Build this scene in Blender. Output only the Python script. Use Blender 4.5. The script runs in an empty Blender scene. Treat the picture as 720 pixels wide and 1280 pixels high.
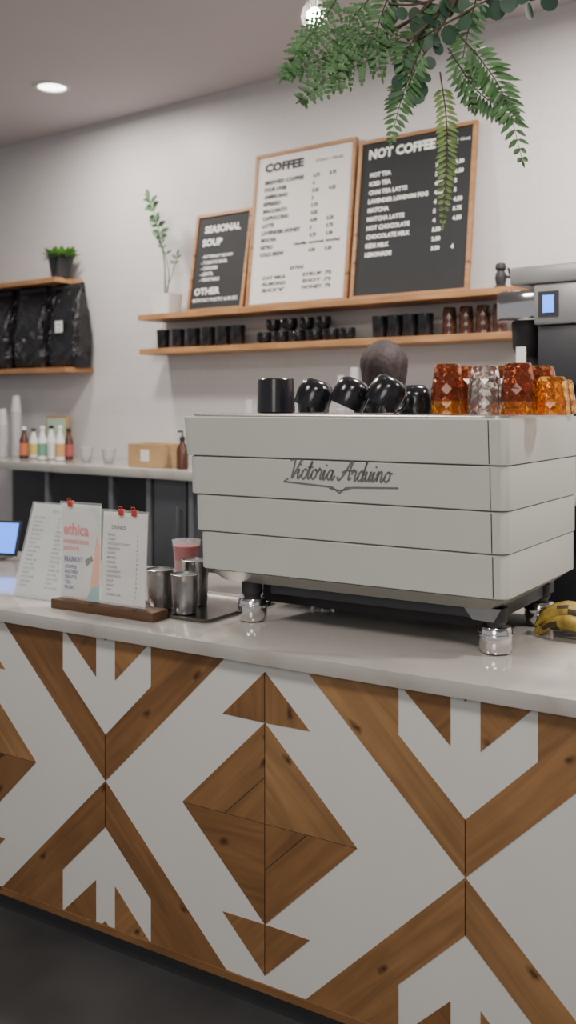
import bpy, bmesh, math, random
from mathutils import Vector, Matrix, Euler
random.seed(7)
F=1250.0; H=1.55; TH=math.atan2(1250,1982); HZ=505.0
cT,sT=math.cos(TH),math.sin(TH)
SC=bpy.context.scene; COL=SC.collection
# ---------- measuring helpers (survey of the real positions) ----------
def ray(u):
    a=(u-360)/F
    return cT*a-sT, sT*a+cT
def onY(u,v,Y):
    dx,dy=ray(u); t=Y/dy
    return Vector((dx*t,Y,H-(v-HZ)/F*t))
def onZ(u,v,Z):
    dx,dy=ray(u); t=(H-Z)*F/(v-HZ)
    return Vector((dx*t,dy*t,Z))
def atD(u,v,D):
    dx,dy=ray(u); return Vector((dx*D,dy*D,H-(v-HZ)/F*D))
WA=-math.radians(5.57)
WX=Vector((math.cos(WA),math.sin(WA),0)); WY=Vector((-math.sin(WA),math.cos(WA),0))
WN=4.108
def W(s,n,z): 
    p=WX*s+WY*n; return Vector((p.x,p.y,z))
def ws(u,n):
    dx,dy=ray(u); t=n/(dx*WY.x+dy*WY.y); return t*(dx*WX.x+dy*WX.y)
# ---------- materials ----------
def newmat(name):
    m=bpy.data.materials.new(name); m.use_nodes=True
    nt=m.node_tree; return m,nt,nt.nodes['Principled BSDF']
def M(name,col,rough=.5,metal=0,var=.06,scale=12,bump=0,**kw):
    m,nt,b=newmat(name)
    n=nt.nodes.new('ShaderNodeTexNoise'); n.inputs['Scale'].default_value=scale; n.inputs['Detail'].default_value=4
    tc=nt.nodes.new('ShaderNodeTexCoord'); nt.links.new(tc.outputs['Object'],n.inputs['Vector'])
    r=nt.nodes.new('ShaderNodeValToRGB')
    r.color_ramp.elements[0].position=.3; r.color_ramp.elements[1].position=.7
    r.color_ramp.elements[0].color=tuple(c*(1-var) for c in col)+(1,)
    r.color_ramp.elements[1].color=tuple(min(1,c*(1+var)) for c in col)+(1,)
    nt.links.new(n.outputs['Fac'],r.inputs['Fac']); nt.links.new(r.outputs['Color'],b.inputs['Base Color'])
    b.inputs['Roughness'].default_value=rough; b.inputs['Metallic'].default_value=metal
    if bump:
        bp=nt.nodes.new('ShaderNodeBump'); bp.inputs['Distance'].default_value=bump; n.inputs['Distortion'].default_value=1.5
        nt.links.new(n.outputs['Fac'],bp.inputs['Height']); nt.links.new(bp.outputs['Normal'],b.inputs['Normal'])
    for k,v in kw.items(): b.inputs[k.replace('_',' ')].default_value=v
    return m
def emis(name,col,s):
    m,nt,b=newmat(name); b.inputs['Base Color'].default_value=col+(1,)
    b.inputs['Emission Color'].default_value=col+(1,); b.inputs['Emission Strength'].default_value=s
    return m
_wc={}
def wood(tone,ang,axis='Y'):
    key=(tone,ang,axis)
    if key in _wc: return _wc[key]
    m,nt,b=newmat('wood'); N=nt.nodes.new; L=nt.links.new
    tc=N('ShaderNodeTexCoord'); mp=N('ShaderNodeMapping')
    mp.inputs['Location'].default_value=(tone*.37,0,tone*.21)
    if axis=='Y': mp.inputs['Rotation'].default_value=(0,math.radians(ang),0)
    else: mp.inputs['Rotation'].default_value=(0,0,math.radians(ang))
    L(tc.outputs['Object'],mp.inputs['Vector'])
    st=N('ShaderNodeMapping'); st.inputs['Scale'].default_value=(1.1,8,13) 
    L(mp.outputs['Vector'],st.inputs['Vector'])
    n=N('ShaderNodeTexNoise'); n.inputs['Scale'].default_value=2.0; n.inputs['Detail'].default_value=8; n.inputs['Distortion'].default_value=1.4
    L(st.outputs['Vector'],n.inputs['Vector'])
    r=N('ShaderNodeValToRGB'); e=r.color_ramp.elements
    base=[(.285,.150,.060),(.225,.113,.044),(.325,.180,.075),(.105,.052,.024),(.40,.205,.085)][tone]
    e[0].position=.30; e[1].position=.72
    e[0].color=tuple(c*.70 for c in base)+(1,); e[1].color=tuple(c*1.15 for c in base)+(1,)
    L(n.outputs['Fac'],r.inputs['Fac'])
    n3=N('ShaderNodeTexNoise'); n3.inputs['Scale'].default_value=3.5; L(mp.outputs['Vector'],n3.inputs['Vector'])
    r3=N('ShaderNodeValToRGB'); r3.color_ramp.elements[0].color=(.78,.75,.72,1); r3.color_ramp.elements[1].color=(1.0,1.0,1.0,1); r3.color_ramp.elements[0].position=.35; r3.color_ramp.elements[1].position=.6; L(n3.outputs['Fac'],r3.inputs['Fac'])
    m3=N('ShaderNodeMix'); m3.data_type='RGBA'; m3.blend_type='MULTIPLY'; m3.inputs['Factor'].default_value=1; L(r.outputs['Color'],m3.inputs['A']); L(r3.outputs['Color'],m3.inputs['B'])
    sx=N('ShaderNodeSeparateXYZ'); L(mp.outputs['Vector'],sx.inputs[0]); cb=N('ShaderNodeCombineXYZ'); mu=N('ShaderNodeMath'); mu.operation='MULTIPLY'; mu.inputs[1].default_value=.55
    L(sx.outputs['X'],mu.inputs[0]); L(mu.outputs[0],cb.inputs['X']); L(sx.outputs['Z' if axis=='Y' else 'Y'],cb.inputs['Y'])
    nd=N('ShaderNodeTexNoise'); nd.inputs['Scale'].default_value=28; L(mp.outputs['Vector'],nd.inputs['Vector'])
    va=N('ShaderNodeVectorMath'); va.operation='MULTIPLY_ADD'; va.inputs[1].default_value=(.022,.022,0); L(nd.outputs['Color'],va.inputs[0]); L(cb.outputs[0],va.inputs[2])
    vo=N('ShaderNodeTexVoronoi'); vo.voronoi_dimensions='2D'; vo.inputs['Scale'].default_value=7.5; L(va.outputs[0],vo.inputs['Vector'])
    kr=N('ShaderNodeValToRGB'); k=kr.color_ramp.elements; k[0].position=.015; k[1].position=.09; k[0].color=(.26,.20,.17,1); k[1].color=(1,1,1,1)
    L(vo.outputs['Distance'],kr.inputs['Fac'])
    mx=N('ShaderNodeMix'); mx.data_type='RGBA'; mx.blend_type='MULTIPLY'; mx.inputs['Factor'].default_value=1
    L(m3.outputs['Result'],mx.inputs['A']); L(kr.outputs['Color'],mx.inputs['B']); L(mx.outputs['Result'],b.inputs['Base Color'])
    b.inputs['Roughness'].default_value=.5
    bp=N('ShaderNodeBump'); bp.inputs['Strength'].default_value=.15; bp.inputs['Distance'].default_value=.002
    L(n.outputs['Fac'],bp.inputs['Height']); L(bp.outputs['Normal'],b.inputs['Normal'])
    _wc[key]=m; return m
def brickmat(name,c1,c2,mort,bw,bh,ms,ang=0,rough=.5,bump=.3):
    m,nt,b=newmat(name); N=nt.nodes.new; L=nt.links.new
    tc=N('ShaderNodeTexCoord'); sp=N('ShaderNodeSeparateXYZ'); cb=N('ShaderNodeCombineXYZ')
    L(tc.outputs['Object'],sp.inputs[0]); L(sp.outputs['X'],cb.inputs['X']); L(sp.outputs['Z'],cb.inputs['Y'])
    mp=N('ShaderNodeMapping'); mp.inputs['Rotation'].default_value=(0,0,math.radians(ang)); L(cb.outputs[0],mp.inputs['Vector'])
    br=N('ShaderNodeTexBrick'); L(mp.outputs['Vector'],br.inputs['Vector'])
    br.inputs['Scale'].default_value=1; br.inputs['Brick Width'].default_value=bw; br.inputs['Row Height'].default_value=bh; br.inputs['Mortar Size'].default_value=ms
    br.inputs['Color1'].default_value=c1+(1,); br.inputs['Color2'].default_value=c2+(1,); br.inputs['Mortar'].default_value=mort+(1,)
    n=N('ShaderNodeTexNoise'); n.inputs['Scale'].default_value=6; n.inputs['Detail'].default_value=6; L(tc.outputs['Object'],n.inputs['Vector'])
    r=N('ShaderNodeValToRGB'); r.color_ramp.elements[0].color=(.93,.93,.93,1); r.color_ramp.elements[1].color=(1,1,1,1); L(n.outputs['Fac'],r.inputs['Fac'])
    mx=N('ShaderNodeMix'); mx.data_type='RGBA'; mx.blend_type='MULTIPLY'; mx.inputs['Factor'].default_value=1
    L(br.outputs['Color'],mx.inputs['A']); L(r.outputs['Color'],mx.inputs['B']); L(mx.outputs['Result'],b.inputs['Base Color'])
    bp=N('ShaderNodeBump'); bp.invert=True; bp.inputs['Strength'].default_value=bump; bp.inputs['Distance'].default_value=.003
    L(br.outputs['Fac'],bp.inputs['Height']); L(bp.outputs['Normal'],b.inputs['Normal'])
    b.inputs['Roughness'].default_value=rough
    return m
mWall=brickmat('painted_tile_wall',(.58,.56,.56),(.575,.555,.555),(.545,.525,.53),.2,.075,.003,0,.42,.15)
mCeil=M('ceiling_paint',(.57,.525,.54),.9,var=.02,scale=2)
mFloor=M('dark_concrete',(.040,.040,.042),.55,var=.35,scale=3)
mWhiteP=brickmat('white_painted_planks',(.63,.625,.60),(.625,.62,.595),(.585,.58,.555),1.1,.105,.0006,44,.5,.05)
mWhiteA=M('white_paint',(.62,.615,.59),.5,var=.04,scale=9)
mSeam=M('dark_seam',(.03,.018,.01),.8)
mGroove=M('panel_gap',(.12,.12,.11),.8)
def quartz():
    m,nt,b=newmat('pale_quartz'); N=nt.nodes.new; L=nt.links.new
    tc=N('ShaderNodeTexCoord'); n=N('ShaderNodeTexNoise'); n.inputs['Scale'].default_value=1.3; n.inputs['Detail'].default_value=6; n.inputs['Distortion'].default_value=1.0; L(tc.outputs['Object'],n.inputs['Vector'])
    r=N('ShaderNodeValToRGB'); e=r.color_ramp.elements; e[0].position=.44; e[0].color=(.42,.405,.38,1); e[1].position=.56; e[1].color=(.41,.395,.37,1)
    k=e.new(.5); k.color=(.355,.34,.315,1); L(n.outputs['Fac'],r.inputs['Fac']); L(r.outputs['Color'],b.inputs['Base Color']); b.inputs['Roughness'].default_value=.10
    return m
mQuartz=quartz()
mBlack=M('black_ceramic',(.010,.011,.014),.18,var=.1)
mBlackM=M('matte_black',(.014,.014,.016),.6)
mDark=M('dark_grey_metal',(.05,.052,.058),.45,metal=.3)
mGrey=M('grey_metal',(.16,.165,.18),.4,metal=.4)
mSteel=M('brushed_steel',(.46,.45,.44),.28,metal=1,scale=40)
mTray=M('dark_steel_tray',(.26,.25,.24),.25,metal=1,scale=40)
mChrome=M('chrome',(.75,.74,.73),.08,metal=1,var=.01)
mCream=M('cream_enamel',(.465,.48,.44),.33,var=.015,scale=4,Coat_Weight=.3)
mSkirt=M('grey_enamel',(.34,.34,.31),.35,metal=.5,var=.02)
mLogo=M('grey_script',(.20,.20,.19),.3,metal=.5)
mPaper=M('paper',(.66,.66,.64),.7,var=.03)
mPaperB=M('pale_blue_paper',(.60,.66,.66),.7,var=.05)
mInk=M('ink',(.03,.03,.035),.7)
mInkR=M('red_ink',(.70,.06,.11),.7)
mInkB=M('navy_ink',(.03,.06,.22),.7)
mTeal=M('teal_print',(.16,.45,.42),.7); mPeach=M('peach_print',(.80,.36,.18),.7); mMint=M('mint_print',(.50,.66,.52),.7)
mRed=M('red_clip',(.40,.05,.03),.4)
mBoardK=M('black_letter_board',(.012,.014,.016),.75,var=.1)
mBoardW=M('white_letter_board',(.64,.62,.60),.7,var=.02)
mLetW=M('white_letters',(.72,.72,.71),.6)
mAcr=M('clear_acrylic',(.9,.92,.92),.05,Alpha=.16)
def glassm(name,col,tr=.93):
    return M(name,col,.02,var=.05,scale=30,Transmission_Weight=tr,IOR=1.45)
mAmber=glassm('amber_glass',(1.0,.52,.09))
mAmberD=glassm('dark_amber_glass',(.55,.19,.07))
mClear=glassm('clear_glass',(.96,.95,.93),.97)
mBrown=M('brown_bottle',(.07,.025,.012),.25)
mGreen=M('fern_green',(.060,.150,.048),.55,var=.35,scale=25)
mGreenL=M('pale_fern_green',(.16,.25,.07),.55,var=.3,scale=25)
mEuc=M('eucalyptus_green',(.035,.085,.050),.5,var=.3,scale=20)
mZZ=M('leaf_green',(.06,.13,.06),.45,var=.3,scale=20)
mGrass=M('bright_leaf_green',(.10,.26,.04),.5,var=.3,scale=20)
mStem=M('brown_stem',(.06,.045,.025),.7)
mBox=M('light_wood_box',(.42,.27,.13),.6,var=.12,scale=8)
mBag=M('black_foil_bag',(.012,.012,.014),.24,var=.2,scale=9,bump=.03)
mScreen=emis('blue_screen',(.05,.18,.9),2.2)
mBulb=emis('warm_bulb',(1,.93,.82),110)
mDown=emis('downlight_lens',(1,.93,.86),9)
mSkin=M('skin',(.35,.19,.12),.5); mHair=M('dark_hair',(.020,.011,.012),.75,var=.5,scale=45)
mCloth=M('dark_clothing',(.018,.02,.03),.85,var=.2)
mBanana=M('banana_skin',(.36,.25,.045),.55,var=.45,scale=35)
mDrink=M('red_drink',(.30,.015,.022),.2)
# ---------- mesh helpers ----------
def fin(bm,name,mats,parent=None,loc=(0,0,0),rot=(0,0,0),smooth=True,ang=35):
    bmesh.ops.recalc_face_normals(bm,faces=bm.faces)
    me=bpy.data.meshes.new(name); bm.to_mesh(me); bm.free()
    for m in (mats if isinstance(mats,(list,tuple)) else [mats]): me.materials.append(m)
    if smooth:
        me.shade_smooth(); me.set_sharp_from_angle(angle=math.radians(ang))
    o=bpy.data.objects.new(name,me); COL.objects.link(o)
    if parent: o.parent=parent
    o.location=loc; o.rotation_euler=rot
    return o
def tag(o,label,cat,group=None,kind=None):
    o['label']=label; o['category']=cat
    if group:o['group']=group
    if kind:o['kind']=kind
    return o
def thing(name,label,cat,loc=(0,0,0),rot=(0,0,0),group=None):
    o=bpy.data.objects.new(name,None); COL.objects.link(o); o.empty_display_size=.05
    o.location=loc; o.rotation_euler=rot
    return tag(o,label,cat,group)
def B(): return bmesh.new()
def box(bm,x0,x1,y0,y1,z0,z1,bev=0,mi=0):
    r=bmesh.ops.create_cube(bm,size=1,matrix=Matrix.Translation(((x0+x1)/2,(y0+y1)/2,(z0+z1)/2))@Matrix.Diagonal((x1-x0,y1-y0,z1-z0,1)))
    vs=r['verts']; fs=set(f for v in vs for f in v.link_faces)
    for f in fs:f.material_index=mi
    if bev:
        es=list(set(e for v in vs for e in v.link_edges))
        bmesh.ops.bevel(bm,geom=es,offset=bev,segments=2,affect='EDGES',profile=.6,material=mi)
    return bm
def lathe(bm,prof,seg=24,c=(0,0,0),mi=0,capb=True,capt=True,flute=0,mat=None):
    rings=[]
    for j,(r,z) in enumerate(prof):
        ring=[]
        for i in range(seg):
            a=2*math.pi*i/seg; rr=r*(1-flute*(i%2))
            p=Vector((c[0]+rr*math.cos(a),c[1]+rr*math.sin(a),c[2]+z))
            if mat is not None:p=mat@p
            ring.append(bm.verts.new(p))
        rings.append(ring)
    for a,b in zip(rings,rings[1:]):
        for i in range(seg):
            f=bm.faces.new((a[i],a[(i+1)%seg],b[(i+1)%seg],b[i])); f.material_index=mi
    if capb: bm.faces.new(rings[0][::-1]).material_index=mi
    if capt: bm.faces.new(rings[-1]).material_index=mi
    return bm
def cat(pts,n=6):
    P=[Vector(p) for p in pts]; P=[P[0]*2-P[1]]+P+[P[-1]*2-P[-2]]; out=[]
    for i in range(1,len(P)-2):
        for k in range(n):
            t=k/n; a,b,c,d=P[i-1],P[i],P[i+1],P[i+2]
            out.append(.5*((2*b)+(c-a)*t+(2*a-5*b+4*c-d)*t*t+(3*b-a-3*c+d)*t**3))
    out.append(P[-2]); return out
def tube(bm,pts,rad,seg=8,mi=0):
    pts=[Vector(p) for p in pts]; n=len(pts); rings=[]; prev=None
    for i,p in enumerate(pts):
        t=(pts[min(i+1,n-1)]-pts[max(i-1,0)]).normalized()
        if prev is None:
            prev=t.orthogonal().normalized()
        u=(prev-t*prev.dot(t)); u=u.normalized() if u.length>1e-6 else t.orthogonal().normalized()
        prev=u; w=t.cross(u); r=rad[i] if isinstance(rad,(list,tuple)) else rad
        rings.append([bm.verts.new(p+(u*math.cos(2*math.pi*k/seg)+w*math.sin(2*math.pi*k/seg))*r) for k in range(seg)])
    for a,b in zip(rings,rings[1:]):
        for i in range(seg):
            bm.faces.new((a[i],a[(i+1)%seg],b[(i+1)%seg],b[i])).material_index=mi
    bm.faces.new(rings[0][::-1]).material_index=mi; bm.faces.new(rings[-1]).material_index=mi
def prism(bm,pts,y0,y1,mi=0):
    f=[bm.verts.new((x,y0,z)) for x,z in pts]; b=[bm.verts.new((x,y1,z)) for x,z in pts]
    bm.faces.new(f).material_index=mi; bm.faces.new(b[::-1]).material_index=mi
    for i in range(len(pts)):
        j=(i+1)%len(pts); bm.faces.new((f[i],b[i],b[j],f[j])).material_index=mi
def ribbon(bm,pts,w,y,mi=0):
    pts=[Vector((p[0],0,p[1])) for p in pts]; n=len(pts); L=[];R=[]
    for i,p in enumerate(pts):
        t=(pts[min(i+1,n-1)]-pts[max(i-1,0)]); t=t.normalized() if t.length>1e-9 else Vector((1,0,0))
        q=Vector((-t.z,0,t.x))*w/2
        L.append(bm.verts.new((p.x+q.x,y,p.z+q.z))); R.append(bm.verts.new((p.x-q.x,y,p.z-q.z)))
    for i in range(n-1):
        bm.faces.new((L[i],L[i+1],R[i+1],R[i])).material_index=mi
def rrect(x0,x1,y0,y1,r,seg=5):
    out=[]
    for cx,cy,a0 in ((x1-r,y1-r,0),(x0+r,y1-r,90),(x0+r,y0+r,180),(x1-r,y0+r,270)):
        for k in range(seg+1):
            a=math.radians(a0+90*k/seg); out.append((cx+r*math.cos(a),cy+r*math.sin(a)))
    return out
def loft(bm,loops,mi=0,caps=True):
    rings=[[bm.verts.new((x,y,z)) for x,y in l] for l,z in loops]
    for a,b in zip(rings,rings[1:]):
        for i in range(len(a)):
            j=(i+1)%len(a); bm.faces.new((a[i],a[j],b[j],b[i])).material_index=mi
    if caps:
        bm.faces.new(rings[0][::-1]).material_index=mi; bm.faces.new(rings[-1]).material_index=mi
TM=0
def text(bm,s,x,z,h,w=None,y=-.001,mi=None,align='L',bold=.0,shear=0):
    if mi is None: mi=TM
    cu=bpy.data.curves.new('t','FONT'); cu.body=s; cu.size=1; cu.offset=bold; cu.resolution_u=2; cu.shear=shear
    o=bpy.data.objects.new('t',cu); COL.objects.link(o)
    dg=bpy.context.evaluated_depsgraph_get(); me=bpy.data.meshes.new_from_object(o.evaluated_get(dg))
    if len(me.vertices):
        xs=[v.co.x for v in me.vertices]; ys=[v.co.y for v in me.vertices]
        x0,x1,y0,y1=min(xs),max(xs),min(ys),max(ys)
        sz=h/(y1-y0) if y1-y0>.3 else h/.7
        sx=(w/(x1-x0)) if w else sz
        W_=(x1-x0)*sx; ox={'L':0,'C':-W_/2,'R':-W_}[align]
        nv=[bm.verts.new((x+ox+(v.co.x-x0)*sx,y,z+(v.co.y-y0)*sz)) for v in me.vertices]
        for p in me.polygons:
            try: bm.faces.new([nv[i] for i in p.vertices]).material_index=mi
            except ValueError: pass
    bpy.data.objects.remove(o); bpy.data.curves.remove(cu); bpy.data.meshes.remove(me)
def dup(root,loc,rot=None,label=None):
    n=root.copy(); COL.objects.link(n); n.location=loc
    if rot is not None:n.rotation_euler=rot
    if label:n['label']=label
    for c in root.children:
        k=c.copy(); COL.objects.link(k); k.parent=n
    return n
def settle(o,z):
    bpy.context.view_layer.update(); m=1e9
    for c in [o]+list(o.children):
        if c.type=='MESH':
            mw=o.matrix_basis@(c.matrix_basis if c is not o else Matrix())
            m=min(m,min((mw@v.co).z for v in c.data.vertices))
    o.location.z+=z-m
WR=(0,0,WA)
# ---------- room ----------
bm=B(); box(bm,-6.3,4.5,0,.12,0,3.30); o=fin(bm,'wall_back',mWall,loc=W(0,WN,0),rot=WR,smooth=False); tag(o,'white painted subway tile wall','wall',kind='structure')
bm=B(); box(bm,-8,5,-2.5,6.0,-.06,0); o=fin(bm,'floor',mFloor,smooth=False); tag(o,'dark polished concrete floor','floor',kind='structure')
bm=B(); box(bm,-8,5,-2.5,6.0,3.26,3.34); o=fin(bm,'ceiling',mCeil,smooth=False); tag(o,'grey painted ceiling','ceiling',kind='structure')
# ---------- counter ----------
YC=2.115; ZB=.078; ZT=.893; ZM=.4855; P2=.5405; HH=(ZT-ZB)/2
XC0=-.862
cr=thing('service_counter','cafe counter clad in white and brown geometric reclaimed wood','counter',(0,YC,0))
wm=[wood(t,a) for t in range(4) for a in (0,45,-45,90)]
def wi(t,a): return t*4+(0,45,-45,90).index(a)
mats=wm+[mWhiteP,mWhiteA,mSeam]; iP=16;iA=17;iS=18
bm=B()
xl,xr=XC0-5*P2,XC0+2*P2
box(bm,xl,xr,0,.02,ZB,ZT,0,iP)
SL=.97; A=.1666
def vhalf(cx,sx,sz,t1,t2):
    a=45 if sx*sz<0 else -45
    g=lambda pts:[(cx+sx*x,ZM+sz*z) for x,z in pts]
    prism(bm,g([(0,0),(HH/SL,HH),(A,HH),(A,.13+A*SL),(0,.13)]),-.0015,.001,wi(t1,-a))
    prism(bm,g([(A-.006,HH),(.036,HH),(.036,HH-.118)]),-.0015,.001,wi(t2,a))
    prism(bm,g([(0,HH),(.012,HH),(0,HH-.012)]),-.0015,.001,wi(t2,90))
    ribbon(bm,[(cx,ZM+sz*.008),(cx,ZM+sz*.13)],.002,-.0018,iS)
def dhalf(cx,sx):
    g=lambda pts,s=1:[(cx+sx*x,ZM+s*z) for x,z in pts]
    s=-1 if sx>0 else 1
    prism(bm,g([(0,0),(.265,0),(0,.256)],s),-.0015,.001,wi(1 if sx>0 else 0,45))
    prism(bm,g([(0,0.0),(.265,0),(0,.256)],-s),-.0015,.001,wi(2 if sx>0 else 1,-45 if sx>0 else 0))
    prism(bm,g([(0,.256),(.132,.258),(0,.385)]),-.0015,.001,wi(1 if sx<0 else 0,90))
    prism(bm,g([(0,-.256),(.132,-.258),(0,-.385)]),-.0015,.001,wi(0 if sx<0 else 1,45))
    ribbon(bm,[(cx+sx*.002,ZM),(cx+sx*.262,ZM)],.0012,-.0018,iS)
    ribbon(bm,[(cx,ZM+s*.118),(cx+sx*.125,ZM+s*.0)],.002,-.0019,iS)
    ribbon(bm,[(cx,ZM-.385),(cx,ZM-.257)],.0018,-.002,iS); ribbon(bm,[(cx,ZM-.255),(cx,ZM+.255)],.0018,-.002,iS); ribbon(bm,[(cx,ZM+.257),(cx,ZM+.384)],.0018,-.002,iS)
for i in range(4):
    cx=XC0+(i-2)*2*P2
    for sx in (-1,1):
        if cx+sx*.1<xl or cx+sx*.1>xr: continue
        for sz in (1,-1): vhalf(cx,sx,sz,(0,1,2,1)[(i+sx+sz)%4],(1,0)[(sx>0)])
for i in range(4):
    cx=XC0+(i-2)*2*P2-P2
    for sx in (-1,1):
        if cx+sx*.1<xl or cx+sx*.1>xr: continue
        dhalf(cx,sx)
fin(bm,'front_panel',mats,cr,smooth=False)
bm=B(); box(bm,xl,xr,-.004,.02,ZB-.022,ZB,.002); fin(bm,'bottom_rail',wood(1,0),cr,smooth=False)
bm=B(); box(bm,xl+.02,xr-.02,.021,.72,.0,ZT-.001); fin(bm,'cabinet_body',mDark,cr,smooth=False)
ZC=.931
bm=B(); box(bm,xl-.05,xr+.03,YC-.026,2.955,ZT,ZC,.003); o=fin(bm,'countertop',mQuartz); tag(o,'pale grey polished quartz countertop with square edge','countertop')
# ---------- espresso machine ----------
X0,X1,Y0,Y1=-1.797,-.822,2.265,2.88
em=thing('espresso_machine','large cream enamel espresso machine with stepped side panels','espresso machine',((X0+X1)/2,(Y0+Y1)/2,ZC))
ox,oy=em.location.x,em.location.y
def L2(ix,iy,r=.034,rear=0,kr=.28): return [(x-ox,y-oy) for x,y in rrect(X0+ix,X1-ix*kr,Y0+iy,Y1-rear,r,9)]
zs=[1.515,1.401,1.291,1.186,1.076]
DI=.0125; DY=.009
for i in range(4):
    zt,zb=zs[i],zs[i+1]+.003
    it=i*DI+.005*(i>0); ib=(i+.4)*DI; jt=i*DY+.003*(i>0); jb=(i+.8)*DY
    bm=B()
    loops=[(L2(ib+.002,jb+.002),zb-ZC),(L2(ib,jb),zb-ZC+.002),(L2(it,jt),zt-ZC-.003),(L2(it+.002,jt+.002),zt-ZC)]
    loft(bm,loops); 
    sxm=-.866-ox
    q=[bm.verts.new(v) for v in ((sxm-.0012,Y0-oy+jb-.0008,zb-ZC+.003),(sxm+.0012,Y0-oy+jb-.0008,zb-ZC+.003),(sxm+.0012,Y0-oy+jt-.0008,zt-ZC-.003),(sxm-.0012,Y0-oy+jt-.0008,zt-ZC-.003))]
    bm.faces.new(q).material_index=1
    fin(bm,'side_panel',[mCream,mSeam],em)
    if i==1: ytop,ybot,zt1,zb1=jt,jb,zt-ZC,zb-ZC
bm=B(); loft(bm,[(L2(.050,.042,.034,.012,.4),1.079-ZC),(L2(.012,.010,.034,.01,.9),1.50-ZC)]); fin(bm,'chassis',mGroove,em)
bm=B(); loft(bm,[(L2(.085,.075,.04,.03,.7),1.044-ZC),(L2(.080,.070,.04,.012,.7),1.048-ZC),(L2(.054,.042,.036,.01,.33),1.0765-ZC)]); fin(bm,'lower_skirt',mSkirt,em)
bm=B(); box(bm,X0+.24-ox,X1-.06-ox,Y0+.11-oy,Y1-.05-oy,1.012-ZC,1.046-ZC,.004); fin(bm,'drip_frame',mDark,em)
bm=B(); box(bm,X0+.16-ox,X1-.15-ox,Y0+.19-oy,Y1-.06-oy,.970-ZC,1.020-ZC,.004); fin(bm,'drip_base',mBlackM,em)
bm=B(); 
loft(bm,[(L2(.02,.02,.034,.02),1.515-ZC),(L2(.02,.02,.034,.02),1.521-ZC)])
for yy in (Y0-oy+.02,Y1-oy-.02): tube(bm,[(X0-ox+.06,yy,1.519-ZC),(X1-ox-.06,yy,1.519-ZC)],.003)
fin(bm,'cup_tray',mSteel,em)
bm=B()
prismpts=[(-.055,0),(.045,0),(.025,-.034),(-.03,-.032)]
for xx in (X1-.088-ox,):
    prism(bm,[(xx+a,1.046-ZC+b) for a,b in prismpts],Y0+.085-oy,Y0+.109-oy)
fin(bm,'side_bracket',mSteel,em)
def foot(x,y):
    bm=B()
    lathe(bm,[(.020,.0),(.036,.004),(.041,.016),(.042,.038),(.041,.060),(.037,.067),(.022,.069)],28,(x-ox,y-oy,0))
    lathe(bm,[(.0425,.044),(.0435,.046),(.0435,.049),(.0425,.051)],28,(x-ox,y-oy,0),capb=False,capt=False)
    lathe(bm,[(.024,.067),(.024,.072),(.030,.080),(.030,.115)],20,(x-ox,y-oy,0),mi=1)
    fin(bm,'foot',[mChrome,mBlackM],em)
for x,y in ((-1.612,2.365),(-.890,2.380),(-1.60,2.75),(-.90,2.75)): foot(x,y)
for gx in (-.22,.22):
    bm=B(); lathe(bm,[(.035,.30),(.04,.26),(.04,.2),(.03,.19)],18,(gx,Y1-oy+.05,0)); tube(bm,[(gx,Y1-oy+.05,.2),(gx,Y1-oy+.2,.185)],.012)
    box(bm,gx-.03,gx+.03,Y1-oy-.02,Y1-oy+.06,.27,.34,.005)
    fin(bm,'group_head',mChrome,em)
G={'i':([[(-.12,.45),(.06,.95),(.05,.2),(.2,0),(.52,.5)],[(.10,1.35),(.16,1.5)]],.50),
'c':([[(.62,.8),(.4,1),(.1,.75),(.05,.35),(.25,0),(.5,.05),(.78,.5)]],.70),
't':([[(.0,.5),(.32,1.8),(.22,.9),(.2,.2),(.35,0),(.66,.5)],[(-.05,1.15),(.6,1.2)]],.58),
'o':([[(.45,1),(.1,.8),(.05,.3),(.3,0),(.6,.25),(.6,.75),(.4,1.02),(.55,.85),(.85,.9)]],.78),
'r':([[(-.05,.6),(.12,1.12),(.2,.92),(.45,.92),(.42,.3),(.55,0),(.85,.5)]],.78),
'a':([[(.6,.8),(.35,1),(.08,.7),(.05,.25),(.3,0),(.55,.35),(.62,.95),(.6,.2),(.75,0),(1.0,.45)]],.92),
'd':([[(.6,.8),(.35,1),(.08,.7),(.05,.25),(.3,0),(.55,.35),(.70,2.0),(.6,.2),(.75,0),(1.0,.45)]],.92),
'u':([[(-.1,.55),(.05,.95),(.04,.3),(.2,0),(.45,.25),(.58,.95),(.55,.2),(.7,0),(.95,.45)]],.9),
'n':([[(-.1,.6),(.1,1),(.08,.02),(.12,.6),(.35,1),(.52,.8),(.52,.2),(.68,0),(.95,.5)]],.9),
'V':([[(-.25,1.75),(0,2.15),(.25,2.1),(.38,1.3),(.45,0),(.85,1.0),(1.2,2.0),(1.6,2.3),(1.8,2.1)]],1.1),
'A':([[(-.35,.35),(-.15,0),(.15,.2),(.55,.9),(1.1,2.2),(1.05,1.0),(1.1,.1),(1.4,.3)],[(.1,.75),(.7,1.0),(1.4,.95)]],1.4),' ':([],.75)}
adv=sum(G[c][1] for c in 'Victoria Arduino'); wL=.312; k=wL/(adv+.4)
bm=B(); x=0
xs0=onY(361,595,2.28).x-ox; zb=onY(420,600,2.28).z-ZC
for ch in 'Victoria Arduino':
    for st in G[ch][0]:
        pts=cat([(p[0],p[1],0) for p in st],6) if len(st)>2 else [Vector((p[0],p[1],0)) for p in st]
        ribbon(bm,[(xs0+(x+p.x+.36*p.y)*k,zb+p.y*k*1.12) for p in pts],.0048,0)
    x+=G[ch][1]
u0=xs0-.015;u1=xs0+wL+.015;zl=zb-.010
um=(u0+u1)/2
ribbon(bm,[(u0+.015,zl+.008),(u0,zl),(um-.05,zl-.007),(um-.02,zl-.009),(um,zl-.024),(um+.02,zl-.009),(um+.05,zl-.007),(u1,zl-.003)],.0045,0)
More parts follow.
